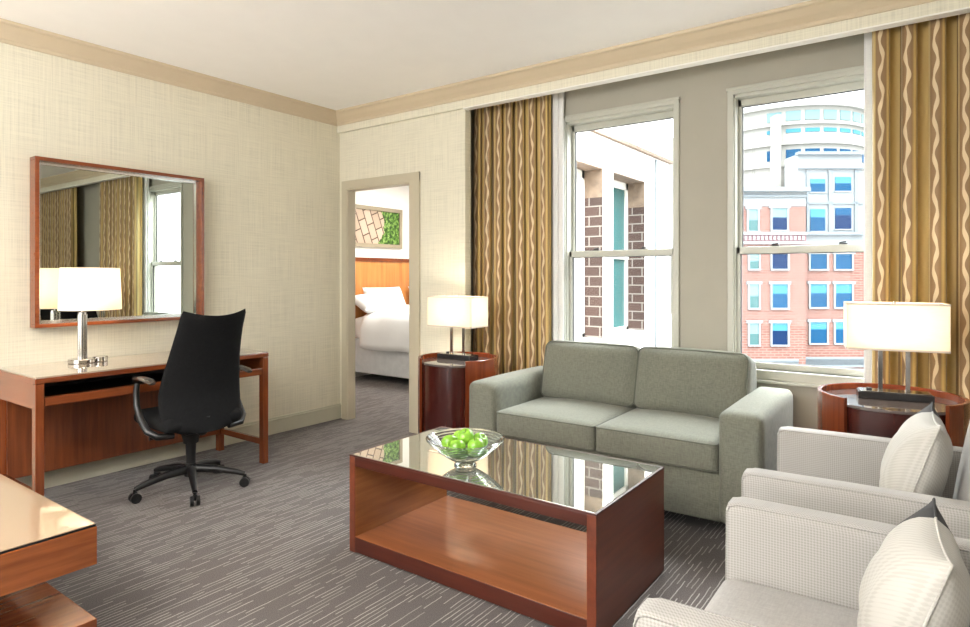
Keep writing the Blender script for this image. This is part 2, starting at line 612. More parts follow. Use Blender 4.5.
# window wall, set back behind the curtain pocket
W1, W2 = (2.128, 2.930), (3.308, 4.13)     # openings
Z0, Z1 = 0.70, 2.40
bm = B()
YA, YB = 0.30, 0.42
box(bm, 1.16, W1[0], YA, YB, 0, CE)
box(bm, W1[1], W2[0], YA, YB, 0, CE)
box(bm, W2[1], 7.3, YA, YB, 0, CE)
for w in (W1, W2):
    box(bm, w[0], w[1], YA, YB, 0, Z0)
    box(bm, w[0], w[1], YA, YB, Z1, CE)
box(bm, 1.16, 1.28, 0.0705, YA - 0.0005, 0, CE)
struct(link('wall_window', bm, M['grey_wall']))
struct(link('wall_right', box(B(), 7.3, 7.42, -6.2, 0.42, 0, CE), M['paper_left']))

bm = B()
box(bm, -0.12, 0.5, -6.3, -6.2, 0, CE)
box(bm, 3.3, 7.4, -6.3, -6.2, 0, CE)
box(bm, 0.5, 3.3, -6.3, -6.2, 0, 0.5)
box(bm, 0.5, 3.3, -6.3, -6.2, 2.5, CE)
struct(link('wall_back', bm, M['paper_far']))

# crown mouldings
prof = [(0, 0), (0.012, 0.0), (0.018, 0.012), (0.018, 0.022), (0.03, 0.034), (0.05, 0.050), (0.072, 0.074), (0.080, 0.082), (0.092, 0.086), (0.098, 0.092), (0.10, 0.105), (0.0, 0.105)]


def extrude_profile(bm, pts0, pts1):
    a = [bm.verts.new(p) for p in pts0]
    b = [bm.verts.new(p) for p in pts1]
    k = len(a)
    for j in range(k):
        bm.faces.new((a[j], a[(j + 1) % k], b[(j + 1) % k], b[j]))
    bm.faces.new(a)
    bm.faces.new(b)


bm = B()
zb = CE - 0.105
extrude_profile(bm, [(d, -6.2, zb + z) for d, z in prof], [(d, -d - 0.03, zb + z) for d, z in prof])
struct(link('trim_1', bm, M['crown']))
bm = B()
extrude_profile(bm, [(d, -d - 0.03, zb + z) for d, z in prof], [(7.3, -d - 0.03, zb + z) for d, z in prof])
struct(link('trim_2', bm, M['crown']))
# valance board that hides the curtain pocket
bm = B()
box(bm, 0.0, 7.3, -0.03, 0.0, 2.545, CE)
box(bm, 1.42, 7.3, 0.0, 0.03, 2.545, CE)
struct(link('trim_3', bm, M['paper_far']))
bm = B()
box(bm, 1.42, 7.3, -0.032, 0.032, 2.538, 2.546)
struct(link('trim_4', bm, M['white_wall']))

# baseboards
bm = B()
box(bm, 0, 0.018, -6.2, 0, 0, 0.105)
box(bm, 0, 0.024, -6.2, 0, 0.105, 0.118, 0.003)
box(bm, 0, 0.014, -6.2, 0, 0.118, 0.130, 0.002)
struct(link('baseboard_left', bm, M['base']))
bm = B()
box(bm, 1.45, 7.3, YA - 0.02, YA, 0, 0.13)
struct(link('baseboard_window', bm, M['base']))

# doorway casing
bm = B()
box(bm, 0.045, 0.112, -0.02, 0, 0, 2.11, 0.004)
box(bm, 0.1005, 0.122, -0.012, 0.075, 0, 2.049, 0.003)
box(bm, 0.862, 0.965, -0.02, 0, 0, 2.11, 0.004)
box(bm, 0.85, 0.8695, -0.012, 0.075, 0, 2.049, 0.003)
box(bm, 0.045, 0.965, -0.021, 0, 2.035, 2.11, 0.004)
box(bm, 0.1005, 0.8695, -0.013, 0.075, 2.024, 2.049, 0.003)
struct(link('door_1', bm, M['casing']))

# windows ---------------------------------------------------------------


def window(idx, w):
    x0, x1 = w
    t = bpy.data.objects.new('window_%d' % idx, None)
    COL.objects.link(t)
    t.location = ((x0 + x1) / 2, YA, Z0)
    struct(t)
    a, b = -(x1 - x0) / 2, (x1 - x0) / 2
    H = Z1 - Z0
    bm = B()
    c = 0.036                    # flat casing on the wall
    box(bm, a - c, a, -0.018, 0.0, -0.03, H + c, 0.003)
    box(bm, b, b + c, -0.018, 0.0, -0.03, H + c, 0.003)
    box(bm, a - c, b + c, -0.019, 0.0, H, H + c, 0.003)
    box(bm, a - c - 0.006, b + c + 0.006, -0.026, 0.0, H + c - 0.012, H + c + 0.006, 0.003)
    for s in (a, b - 0.008):     # jamb liner
        box(bm, s, s + 0.008, 0.0, 0.115, 0, H)
    box(bm, a, b, 0.0, 0.115, H - 0.018, H)
    link('window_frame', bm, M['window_paint'], t)
    bm = B()
    box(bm, a - c, b + c, -0.018, 0.05, -0.058, 0.0, 0.003)
    box(bm, a - c - 0.02, b + c + 0.02, -0.045, 0.0, -0.075, -0.058, 0.005)
    link('window_sill', bm, M['window_paint'], t)
    mid = 1.432 - Z0
    a, b = a + 0.008, b - 0.008

    def sash(name, z0, z1, y0, lower):
        bm = B()
        y1 = y0 + 0.035
        s = 0.022
        bot = 0.040
        box(bm, a, a + s, y0, y1, z0, z1, 0.003)
        box(bm, b - s, b, y0, y1, z0, z1, 0.003)
        box(bm, a, b, y0, y1, z0, z0 + bot, 0.003)
        box(bm, a, b, y0, y1, z1 - 0.044, z1, 0.003)
        o = link(name, bm, M['window_paint'], t)
        bm = B()
        g = 0.004
        ym = (y0 + y1) / 2
        box(bm, a + s, a + s + g, ym - 0.008, ym + 0.008, z0 + bot, z1 - 0.044)
        box(bm, b - s - g, b - s, ym - 0.008, ym + 0.008, z0 + bot, z1 - 0.044)
        box(bm, a + s, b - s, ym - 0.008, ym + 0.008, z0 + bot, z0 + bot + g)
        box(bm, a + s, b - s, ym - 0.008, ym + 0.008, z1 - 0.044 - g, z1 - 0.044)
        link('seal', bm, M['window_seal'], o)
        link('pane', box(B(), a + s, b - s, ym - 0.002, ym + 0.002, z0 + bot, z1 - 0.044), M['pane'], o)
        return o
    sash('lower_sash', 0.0, mid + 0.02, 0.030, True)
    sash('upper_sash', mid - 0.02, H - 0.018, 0.070, False)
    for sx in (-0.18, 0.18):
        bm = B()
        box(bm, sx - 0.022, sx + 0.022, 0.034, 0.060, mid + 0.02, mid + 0.028, 0.002)
        tube(bm, [(sx - 0.02, 0.046, mid + 0.033), (sx + 0.015, 0.040, mid + 0.036)], 0.005, 8)
        link('sash_lock', bm, M['black_plastic'], t, True)


window(1, W1)
window(2, W2)

# ------------------------------------------------------------------ bedroom beyond the doorway
struct(link('wall_bedroom_left', box(B(), -1.75, -1.6, 0.12, 4.5, 0, 2.65), M['white_wall']))
struct(link('wall_bedroom_back', box(B(), -1.75, 0.945, 4.5, 4.65, 0, 2.65), M['white_wall']))
struct(link('wall_bedroom_front', box(B(), -1.75, -0.12, 0.0, 0.07, 0, 2.65), M['white_wall']))
struct(link('ceiling_bedroom', box(B(), -1.75, 0.95, 0.12, 4.5, 2.65, 2.7), M['ceiling']))
# the wing's outer wall: white stone with two deep window openings
bm = B()
XI, XO = 0.95, 1.25
oz0, oz1 = 0.56, 2.50
ops = [(1.85, 2.79), (3.06, 4.05)]
for y0, y1 in ((0.42, 1.85), (2.79, 3.06), (4.05, 4.95)):
    box(bm, XI, XO, y0, y1, -3, 3.6)
for y0, y1 in ops:
    box(bm, XI, XO, y0, y1, -3, oz0)
    box(bm, XI, XO, y0, y1, oz1, 3.6)
struct(link('wall_wing_exterior', bm, M['white_stone']))
bm = B()
box(bm, XO, XO + 0.05, 0.45, 4.97, 2.86, 2.90)
struct(link('trim_5', bm, M['tan_stone']))
bm = B()
for y0, y1 in ops:
    box(bm, XI + 0.04, XO - 0.004, y1 - 0.012, y1, oz0, 2.17)
struct(link('trim_6', bm, M['brown_brick']))
bm = B()
for y0, y1 in ops:
    box(bm, XI + 0.04, XO - 0.004, y1 - 0.012, y1, 2.17, oz1)
    box(bm, XI + 0.04, XO - 0.004, y0, y1, oz1 - 0.012, oz1)
struct(link('trim_7', bm, M['tan_stone']))
struct(link('trim_8', box(B(), 1.25, 1.27, 4.40, 4.44, -3, 2.84), M['cream_trim']))
for i, (y0, y1) in enumerate(ops):
    t = bpy.data.objects.new('window_%d' % (i + 3), None)
    COL.objects.link(t)
    t.location = (XI + 0.02, y0, oz0)
    struct(t)
    d, h = y1 - y0, oz1 - oz0
    bm = B()
    box(bm, 0, 0.05, 0.0, 0.05, 0, h)
    box(bm, 0, 0.05, d - 0.07, d - 0.012, 0, h)
    box(bm, 0, 0.05, 0, d, 0, 0.05)
    box(bm, 0, 0.05, 0, d, h - 0.10, h)
    box(bm, 0, 0.06, 0, d, 0.93, 0.99)
    link('window_frame', bm, M['white_stone'], t)
    link('pane', box(B(), 0.02, 0.026, 0.05, d - 0.07, 0.05, h - 0.10), M['teal_glass' if i else 'white_stone'], t)  # first pane is coloured pale to paint in the bright reflection on its glass

# headboard, bed, picture
bm = B()
box(bm, -1.598, -1.55, 1.15, 3.7, 0.2, 1.50, 0.004)
hb = link('headboard', bm, wood('headboard_wood', (0.42, 0.15, 0.035), (0.70, 0.30, 0.09), 'z', 0.3, 0.6), None)
tag(hb, 'orange-brown veneered headboard panel on bedroom wall behind the bed', 'headboard')
link('headboard_cap', box(B(), -1.598, -1.535, 1.14, 3.71, 1.455, 1.505, 0.004), M['cherry_y'], hb)
bed = thing('bed', 'white made-up bed seen through the doorway, with pale skirt and duvet', 'bed', (-0.5, 2.45, 0))
link('bed_skirt', box(B(), -1.03, 1.05, -0.93, 0.93, 0.09, 0.50, 0.01), M['bed_skirt'], bed)
bm = B()
cushion(bm, 0.02, 0, 0.63, 2.08, 1.92, 0.30, 0.09, (0, 0, 0.05))
link('mattress', bm, M['bedding'], bed, True, 80)
# duvet: draped sheet falling over the near side
bm = B()
nx, ny = 40, 40
g = [[None] * (ny + 1) for _ in range(nx + 1)]
for i in range(nx + 1):
    x = -0.80 + 1.88 * i / nx
    for j in range(ny + 1):
        s = -1.35 + 2.70 * j / ny
        top = 0.86 + 0.012 * math.sin(x * 7 + s * 3) + 0.01 * math.sin(x * 3 - s * 8)
        e = 0.93
        if abs(s) < e:
            y, z = s, top - 0.07 * (s / e) ** 4
        else:
            k = abs(s) - e
            y = math.copysign(e + 0.05 * min(1, k * 6) + 0.012 * math.sin(x * 16), s)
            z = top - 0.07 - k * 0.92
        g[i][j] = bm.verts.new((x, y, z - 0.05 * max(0, (x - 0.9)) * 10 * 0.3))
for i in range(nx):
    for j in range(ny):
        bm.faces.new((g[i][j], g[i + 1][j], g[i + 1][j + 1], g[i][j + 1]))
dv = link('duvet', bm, M['bedding'], bed, True, 80)
md = dv.modifiers.new('thick', 'SOLIDIFY')
md.thickness = 0.03
md.offset = 1
bm = B()
for q in (-1.0,):
    tube(bm, [(-0.80 + 1.88 * i / 30, -0.99 - 0.012 * math.sin((-0.80 + 1.88 * i / 30) * 16), 0.425 + 0.01 * math.sin(i)) for i in range(31)], 0.012, 8)
link('duvet_piping', bm, M['bed_skirt'], dv, True)


def bed_pillow(x, y, z, rz, tilt, w, h, name, lab):
    bm = B()
    n = 16
    for side in (1, -1):
        gr = [[None] * (n + 1) for _ in range(n + 1)]
        for i in range(n + 1):
            for j in range(n + 1):
                u, v = -1 + 2 * i / n, -1 + 2 * j / n
                tk = 0.085 * (max(0, (1 - u ** 4) * (1 - v ** 4))) ** 0.5
                gr[i][j] = bm.verts.new((side * tk, u * w / 2 * (1 - 0.06 * (1 - v * v)), v * h / 2 * (1 - 0.06 * (1 - u * u)) + h / 2))
        for i in range(n):
            for j in range(n):
                bm.faces.new((gr[i][j], gr[i + 1][j], gr[i + 1][j + 1], gr[i][j + 1]))
    bmesh.ops.remove_doubles(bm, verts=bm.verts, dist=1e-5)
    o = link(name, bm, M['bedding'], None, True, 80)
    o.location = (x, y, z)
    o.rotation_euler = (0, R(tilt), R(rz))
    tag(o, lab, 'pillow', 'white pillows on the bed')


bed_pillow(-1.33, 1.99, 0.80, 4, -24, 0.72, 0.36, 'bed_pillow', 'white bed pillow upright against the headboard, nearest the doorway')
bed_pillow(-1.33, 2.85, 0.80, -3, -24, 0.72, 0.36, 'bed_pillow', 'white bed pillow upright against the headboard, far side of bed')
bed_pillow(-1.22, 1.78, 0.85, 4, -60, 0.66, 0.32, 'bed_pillow', 'smaller white bed pillow leaning in front at the near corner')

pic = thing('framed_picture', 'framed picture of green leaves and pale stone paving above the headboard', 'picture', (-1.6, 1.95, 1.64))
bm = B()
pw, phh = 1.04, 0.53
y0 = -0.52
for a_, b_, c_, d_ in ((y0, y0 + pw, 0, 0.05), (y0, y0 + pw, phh - 0.05, phh), (y0, y0 + 0.05, 0.05, phh - 0.05), (y0 + pw - 0.05, y0 + pw, 0.05, phh - 0.05)):
    box(bm, 0.001, 0.035, a_, b_, c_, d_, 0.002)
link('picture_frame', bm, plain('taupe_picture_frame', (0.30, 0.25, 0.17), 0.5), pic)


def picture_mat():
    t = NT('leafy_photo_print')
    tc = t.n('ShaderNodeTexCoord')
    b = t.n('ShaderNodeTexBrick')
    mp = t.n('ShaderNodeMapping')
    cmb = t.n('ShaderNodeCombineXYZ')
    s2 = t.n('ShaderNodeSeparateXYZ')
    t.l(tc.outputs['Object'], s2.inputs[0])
    t.l(s2.outputs[1], cmb.inputs[0])
    t.l(s2.outputs[2], cmb.inputs[1])
    t.l(cmb.outputs[0], mp.inputs[0])
    mp.inputs['Rotation'].default_value = (0, 0, R(68))
    t.l(mp.outputs[0], b.inputs['Vector'])
    for k_, v_ in (('Color1', (0.55, 0.42, 0.32, 1)), ('Color2', (0.44, 0.33, 0.24, 1)), ('Mortar', (0.10, 0.06, 0.04, 1)), ('Scale', 1.0), ('Brick Width', 0.20), ('Row Height', 0.12), ('Mortar Size', 0.008)):
        b.inputs[k_].default_value = v_
    pav = b.outputs['Color']
    n = t.noise(t.coords(), 24, 4, 0.7)
    gr = t.ramp(n, [(0.40, (0.015, 0.04, 0.01)), (0.52, (0.08, 0.19, 0.02)), (0.66, (0.34, 0.46, 0.16))])
    sp = t.n('ShaderNodeSeparateXYZ')
    t.l(tc.outputs['Object'], sp.inputs[0])
    big = t.noise(t.coords(), 7, 3)
    k = t.math('GREATER_THAN', t.math('ADD', sp.outputs[1], t.math('MULTIPLY', t.math('SUBTRACT', big, 0.5), 0.7)), 0.16)
    t.set(Base_Color=t.mix(k, pav, gr), Roughness=0.4)
    return t.m


link('print', box(B(), 0.002, 0.012, y0 + 0.05, y0 + pw - 0.05, 0.05, phh - 0.05), picture_mat(), pic)

# ------------------------------------------------------------------ curtains


def curtain(name, x0, x1, yc, folds, label, seed, z0=0.02, z1=2.66, mat=None, amp=0.05, spread=0.02, cat='curtain'):
    rnd = random.Random(seed)
    bm = B()
    uvl = bm.loops.layers.uv.new('UVMap')
    per = 14
    n = folds * per
    m = 26
    amps = [amp * rnd.uniform(0.75, 1.15) for _ in range(folds + 1)]
    jit = [rnd.uniform(-0.16, 0.16) for _ in range(folds + 1)]
    rows = []
    for k in range(m + 1):
        fz = k / m
        z = z0 + (z1 - z0) * fz
        row = []
        for i in range(n + 1):
            s = i / per
            c = min(folds, int(s))
            f = s - c
            A = amps[c] * (1 - f) + amps[min(folds, c + 1)] * f
            J = jit[c] * (1 - f) + jit[min(folds, c + 1)] * f
            ph = 2 * math.pi * (s + J * (1 - 0.6 * fz))
            fold = math.cos(ph + math.pi)
            x = x0 + (x1 - x0) * (s / folds) + 0.018 * math.sin(2 * ph) + (1 - fz) * spread * (s / folds - 0.3)
            y = yc - A * (0.8 + 0.2 * (1 - fz)) * (-fold) * -1
            row.append((bm.verts.new((x, y, z)), s, z))
        rows.append(row)
    for k in range(m):
        for i in range(n):
            q = (rows[k][i], rows[k][i + 1], rows[k + 1][i + 1], rows[k + 1][i])
            f = bm.faces.new([v[0] for v in q])
            for lp, v in zip(f.loops, q):
                lp[uvl].uv = (v[1], v[2])
    me = bpy.data.meshes.new(name)
    bm.to_mesh(me)
    bm.free()
    me.polygons.foreach_set('use_smooth', [True] * len(me.polygons))
    me.materials.append(mat or M['curtain'])
    o = bpy.data.objects.new(name, me)
    COL.objects.link(o)
    md = o.modifiers.new('thick', 'SOLIDIFY')
    md.thickness = 0.003
    tag(o, label, cat)
    return o


curtain('curtain', 1.325, 2.035, 0.226, 7, 'gold striped curtain with wavy ribbons, hanging left of the first window', 3, amp=0.032)
curtain('curtain', 4.04, 5.10, 0.135, 9, 'striped curtain with wavy ribbons, right of the window behind the wide lamp', 5, amp=0.058)
curtain('curtain', 6.0, 7.2, 0.125, 14, 'striped curtain at the far right end of the window wall, seen only in the mirror', 8)
curtain('sheer_curtain', 2.03, 2.125, 0.268, 2, 'narrow white sheer curtain edge beside the gold curtain at the first window', 4, mat=M['sheer'], amp=0.014, spread=0, cat='curtain')
curtain('sheer_curtain', 4.01, 4.33, 0.225, 5, 'white sheer curtain edge at the right side of the second window', 6, mat=M['sheer'], amp=0.018, spread=0, cat='curtain')

# ------------------------------------------------------------------ mirror
mir = thing('wall_mirror', 'large rectangular mirror in cherry wood box frame on the left wall above the desk', 'mirror', (0, -1.85, 0.965))
bm = B()
a, b, H, D = -0.512, 0.525, 1.005, 0.085
for q in ((a, b, 0, 0.022), (a, b, H - 0.022, H), (a, a + 0.022, 0.022, H - 0.022), (b - 0.022, b, 0.022, H - 0.022)):
    box(bm, 0.001, D, q[0], q[1], q[2], q[3], 0.002)
link('frame', bm, M['cherry_y'], mir)
bm = B()
i_, o_ = 0.040, 0.0225
for q in ((a + o_, b - o_, o_, i_), (a + o_, b - o_, H - i_, H - o_), (a + o_, a + i_, i_, H - i_), (b - i_, b - o_, i_, H - i_)):
    box(bm, 0.002, 0.045, q[0], q[1], q[2], q[3])
link('inner_liner', bm, M['silver'], mir)
link('mirror_glass', box(B(), 0.002, 0.028, a + i_, b - i_, i_, H - i_), M['mirror'], mir)

# ------------------------------------------------------------------ desk
desk = thing('desk', 'long cherry wood writing desk with pale glass top against the left wall', 'desk', (0.36, -1.87, 0))
hx, hy = 0.29, 0.68
link('desk_top', box(B(), -hx, hx, -hy, hy, 0.722, 0.748, 0.003), M['cherry_y'], desk)
link('glass_top', box(B(), -hx + 0.004, hx - 0.004, -hy + 0.004, hy - 0.004, 0.7482, 0.756, 0.002), M['desk_glass'], desk)
for sx, sy in ((1, 1), (1, -1), (-1, 1), (-1, -1)):
    x, y = sx * (hx - 0.025), sy * (hy - 0.022)
    link('leg', box(B(), x - 0.024, x + 0.024, y - 0.02, y + 0.02, 0, 0.721, 0.003), M['cherry_z'], desk)
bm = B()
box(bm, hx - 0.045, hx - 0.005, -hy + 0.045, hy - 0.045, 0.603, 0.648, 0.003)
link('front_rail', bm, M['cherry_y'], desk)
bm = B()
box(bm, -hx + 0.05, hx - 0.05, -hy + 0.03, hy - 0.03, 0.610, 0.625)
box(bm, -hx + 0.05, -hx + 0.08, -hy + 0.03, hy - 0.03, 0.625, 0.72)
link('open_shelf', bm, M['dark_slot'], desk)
link('side_apron', box(B(), -hx + 0.05, hx - 0.05, -hy + 0.005, -hy + 0.027, 0.590, 0.721, 0.002), M['cherry_x'], desk)
link('side_apron', box(B(), -hx + 0.05, hx - 0.05, hy - 0.027, hy - 0.005, 0.590, 0.721, 0.002), M['cherry_x'], desk)
link('modesty_panel', box(B(), -hx + 0.045, -hx + 0.065, -hy + 0.04, hy - 0.045, 0.13, 0.605, 0.002), M['panel_z'], desk)
link('stretcher', box(B(), -hx + 0.05, hx - 0.05, hy - 0.036, hy - 0.012, 0.125, 0.165, 0.002), M['cherry_x'], desk)
link('stretcher', box(B(), -hx + 0.05, hx - 0.05, -hy + 0.012, -hy + 0.036, 0.125, 0.165, 0.002), M['cherry_x'], desk)

# ------------------------------------------------------------------ lamps


def bulb(parent, loc, power, rad=0.04):
    d = bpy.data.lights.new('bulb_light', 'POINT')
    d.energy = power
    d.shadow_soft_size = rad
    d.color = (1.0, 0.90, 0.76)
    o = bpy.data.objects.new('bulb_light', d)
    COL.objects.link(o)
    o.parent = parent
    o.location = loc


lamp = thing('desk_lamp', 'chrome desk lamp with white drum shade on the desk in front of the mirror', 'lamp', (0.225, -2.135, 0.7565))
bm = B()
cyl(bm, (0, -0.035, 0), 0.072, 0.024, 40, bev=0.003)
link('base', bm, M['chrome'], lamp, True)
link('outlet_disc', cyl(B(), (0.012, 0.060, 0.0), 0.040, 0.030, 32, bev=0.003), M['chrome'], lamp, True)
bm = B()
for k in range(3):
    a_ = R(90 + 120 * k)
    cyl(bm, (0.015 * math.cos(a_), -0.035 + 0.015 * math.sin(a_), 0.024), 0.0125, 0.262, 16)
cyl(bm, (0, -0.035, 0.285), 0.022, 0.012, 20)
cyl(bm, (0, -0.035, 0.297), 0.006, 0.03, 12)
tube(bm, [(0, -0.045, 0.325), (0, 0.03, 0.325)], 0.007, 10)
cyl(bm, (0, 0.01, 0.325), 0.006, 0.09, 12)
link('stem', bm, M['chrome'], lamp, True)
bm = B()
lathe(bm, [(0.164, 0.312), (0.154, 0.562), (0.151, 0.562), (0.161, 0.312)], (0, 0.01, 0), 48, closed=True)
sh = link('lamp_shade', bm, M['shade'], lamp, True)
bm = B()
for k in range(3):
    a_ = R(30 + 120 * k)
    tube(bm, [(0, 0.01, 0.41), (0.155 * math.cos(a_), 0.01 + 0.155 * math.sin(a_), 0.42)], 0.002, 6)
cyl(bm, (0, 0.01, 0.39), 0.016, 0.03, 16)
link('shade_carrier', bm, M['chrome'], lamp, True)
bulb(lamp, (0, 0.01, 0.45), 4.5, 0.03)


def box_lamp(loc, label, power):
    t = thing('table_lamp', label, 'lamp', loc, 0, 'two-post lamps on the side tables')
    link('base', box(B(), -0.150, 0.150, -0.055, 0.055, 0, 0.032, 0.003), M['black_stone'], t)
    link('base_plate', box(B(), -0.143, 0.143, -0.048, 0.048, 0.0322, 0.036, 0.001), M['chrome'], t)
    for sx in (-0.055, 0.055):
        link('post', box(B(), sx - 0.0095, sx + 0.0095, -0.006, 0.006, 0.036, 0.29, 0.001), M['chrome'], t)
    bm = B()
    cyl(bm, (-0.10, 0.01, 0.036), 0.012, 0.008, 16)
    link('switch', bm, M['black_plastic'], t, True)
    w, d = 0.20, 0.10
    z0, z1 = 0.235, 0.452
    bm = B()
    th = 0.003
    box(bm, -w, w, -d, -d + th, z0, z1)
    box(bm, -w, w, d - th, d, z0, z1)
    box(bm, -w, -w + th, -d + th, d - th, z0, z1)
    box(bm, w - th, w, -d + th, d - th, z0, z1)
    sh = link('lamp_shade', bm, M['shade'], t)
    for za, zb_ in ((z0 - 0.001, z0 + 0.008), (z1 - 0.008, z1 + 0.001)):
        bm = B()
        box(bm, -w - .001, w + .001, -d - 0.001, -d + 0.0005, za, zb_)
        box(bm, -w - .001, w + .001, d - 0.0005, d + 0.001, za, zb_)
        box(bm, -w - .001, -w + 0.0005, -d - 0.001, d + 0.001, za, zb_)
        box(bm, w - 0.0005, w + .001, -d - 0.001, d + 0.001, za, zb_)
        link('shade_trim', bm, M['shade_trim'], sh)
    bm = B()
    box(bm, -w + 0.004, w - 0.004, -0.006, 0.006, 0.290, 0.294)
    cyl(bm, (0, 0, 0.294), 0.014, 0.13, 16, 0.006)
    link('shade_carrier', bm, M['chrome'], t)
    bm = B()
    cyl(bm, (0, 0, 0.425), 0.012, 0.035, 16, 0.006)
    link('finial', bm, M['chrome'], t, True)
    bulb(t, (0.06, 0, 0.345), power * .5, 0.03)
    bulb(t, (-0.06, 0, 0.345), power * .5, 0.03)
    return t


def drum_table(loc, label, r=0.285, h=0.70):
    t = thing('side_table', label, 'side table', loc, 0, 'round drum side tables')
    # outer shell, open towards the room
    bm = B()
    lathe(bm, [(r, 0.012), (r, h - 0.003), (r - 0.003, h), (r - 0.015, h), (r - 0.018, h - 0.003), (r - 0.018, 0.012)], (0, 0, 0), 56, -42, 238, closed=True)
    link('curved_shell', bm, M['drum_out'], t, True)
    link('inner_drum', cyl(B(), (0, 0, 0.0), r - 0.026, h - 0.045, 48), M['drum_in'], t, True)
    bm = B()
    cyl(bm, (0, 0, h - 0.044), r - 0.021, 0.014, 64, bev=0.002)
    link('glass_top', bm, M['drum_glass'], t, True)
    return t


drum_table((1.577, -0.285, 0), 'round cherry drum side table between doorway and the sofa')
drum_table((4.155, -0.285, 0), 'round cherry drum side table by the right curtain, behind the far armchair', 0.30, 0.72)
box_lamp((1.515, -0.215, 0.6705), 'rectangular white-shaded two-post lamp on the drum table beside the doorway', 4.2)
rl = box_lamp((4.170, -0.245, 0.6905), 'rectangular white-shaded two-post lamp on the drum table before the right curtain', 3.6)
rl.rotation_euler = (0, 0, R(10))

# ------------------------------------------------------------------ sofa
sofa = thing('sofa', 'sage grey two-seat sofa with square arms under the windows', 'sofa', (1.985, -0.715, 0), R(0.8))
SW, SD, AH, AW = 1.695, 0.885, 0.62, 0.20
link('base', box(B(), AW - 0.01, SW - AW + 0.01, 0.035, SD - 0.05, 0.075, 0.315, 0.012, 3), M['sofa'], sofa, True)
for x0 in (0.0, SW - AW):
    bm = B()
    cushion(bm, x0 + AW / 2, SD / 2, (AH + 0.075) / 2, AW, SD, AH - 0.075, 0.038, (0.006, 0.004, 0.010), 20)
    link('arm', bm, M['sofa'], sofa, True, 80)
bm = B()
cushion(bm, SW / 2, SD - 0.10, 0.43, SW - 2 * AW + 0.01, 0.18, 0.70, 0.035, (0, 0, 0.004), 12)
link('back_frame', bm, M['sofa'], sofa, True, 80)
cw = (SW - 2 * AW) / 2
for k in range(2):
    cx_ = AW + cw * (k + 0.5)
    bm = B()
    cushion(bm, cx_, 0.345, 0.388, cw - 0.004, 0.67, 0.150, 0.026, (0.0, 0.004, 0.020), 18)
    sc = link('seat_cushion', bm, M['sofa'], sofa, True, 80)
    for z in (0.452, 0.325):
        bm = B()
        tube(bm, [(p[0], p[1], z) for p in rrect(cx_, 0.345, cw - 0.012, 0.664, 0.02)], 0.0042, 6, closed=True)
        link('piping', bm, M['sofa_piping'], sc, True)
    bm = B()
    cushion(bm, 0, 0, 0, cw + 0.015, 0.165, 0.385, 0.055, (0.002, 0.040, 0.012), 18)
    bc = link('back_cushion', bm, M['sofa'], sofa, True, 80)
    bc.location = (cx_ + 0.012, 0.645, 0.635)
    bc.rotation_euler = (R(-14), 0, R(-1 if k else 1))
    for yy in (-0.066, 0.066):
        bm = B()
        tube(bm, [(p[0], yy, p[1]) for p in rrect(0, 0, cw - 0.002, 0.370, 0.045)], 0.0042, 6, closed=True)
        link('piping', bm, M['sofa_piping'], bc, True)
for x in (0.03, SW - 0.03 - 0.05):
    for y in (0.01, SD - 0.08):
        link('leg', box(B(), x, x + 0.05, y, y + 0.05, 0, 0.078, 0.003), M['foot'], sofa)

# ------------------------------------------------------------------ armchairs


def armchair(loc, rz, label):
    t = thing('armchair', label, 'armchair', loc, rz, 'pale grey armchairs')
    # local: origin at front middle, +x towards the back, y across
    W, D, T, H = 0.80, 0.80, 0.088, 0.617
    for s in (-1, 1):
        bm = B()
        cushion(bm, D / 2 - 0.02, s * (W / 2 - T / 2), (H + 0.10) / 2, D - 0.04, T, H - 0.10, 0.020, (0.004, 0.003, 0.004), 20)
        ar = link('arm', bm, M['chair'], t, True, 80)
        for yy in (s * (W / 2 - T / 2) - T / 2 + 0.006, s * (W / 2 - T / 2) + T / 2 - 0.006):
            bm = B()
            tube(bm, [(0.012, yy, 0.12), (0.004, yy, 0.3), (0.004, yy, H - 0.03), (0.012, yy, H - 0.012), (0.03, yy, H - 0.005), (0.3, yy, H - 0.003), (D - 0.15, yy, H - 0.005)], 0.0028, 6)
            link('piping', bm, M['chair'], ar, True)
    link('base', box(B(), 0.03, D - 0.05, -W / 2 + T - 0.005, W / 2 - T + 0.005, 0.10, 0.27, 0.01, 3), M['chair'], t, True)
    bm = B()
    cushion(bm, 0.305, 0, 0.345, 0.61, W - 2 * T - 0.006, 0.145, 0.035, (0.006, 0, 0.018), 18)
    link('seat_cushion', bm, M['chair_seat'], t, True, 80)
    bm = B()
    cushion(bm, 0, 0, 0, 0.16, W - 2 * T + 0.01, 0.56, 0.05, (0.02, 0, 0.01), 18)
    bk = link('backrest', bm, M['chair'], t, True, 80)
    bk.location = (0.70, 0, 0.53)
    bk.rotation_euler = (0, R(9), 0)
    for x in (0.05, D - 0.12):
        for s in (-1, 1):
            link('leg', box(B(), x, x + 0.045, s * (W / 2 - 0.07) - 0.022, s * (W / 2 - 0.07) + 0.022, 0, 0.103, 0.003), M['foot'], t)
    return t


armchair((3.790, -1.185, 0), R(2.0), 'pale grey dotted armchair nearer the windows, beside the round table')
armchair((3.843, -2.215, 0), R(1.0), 'pale grey dotted armchair nearest the camera at the right edge')


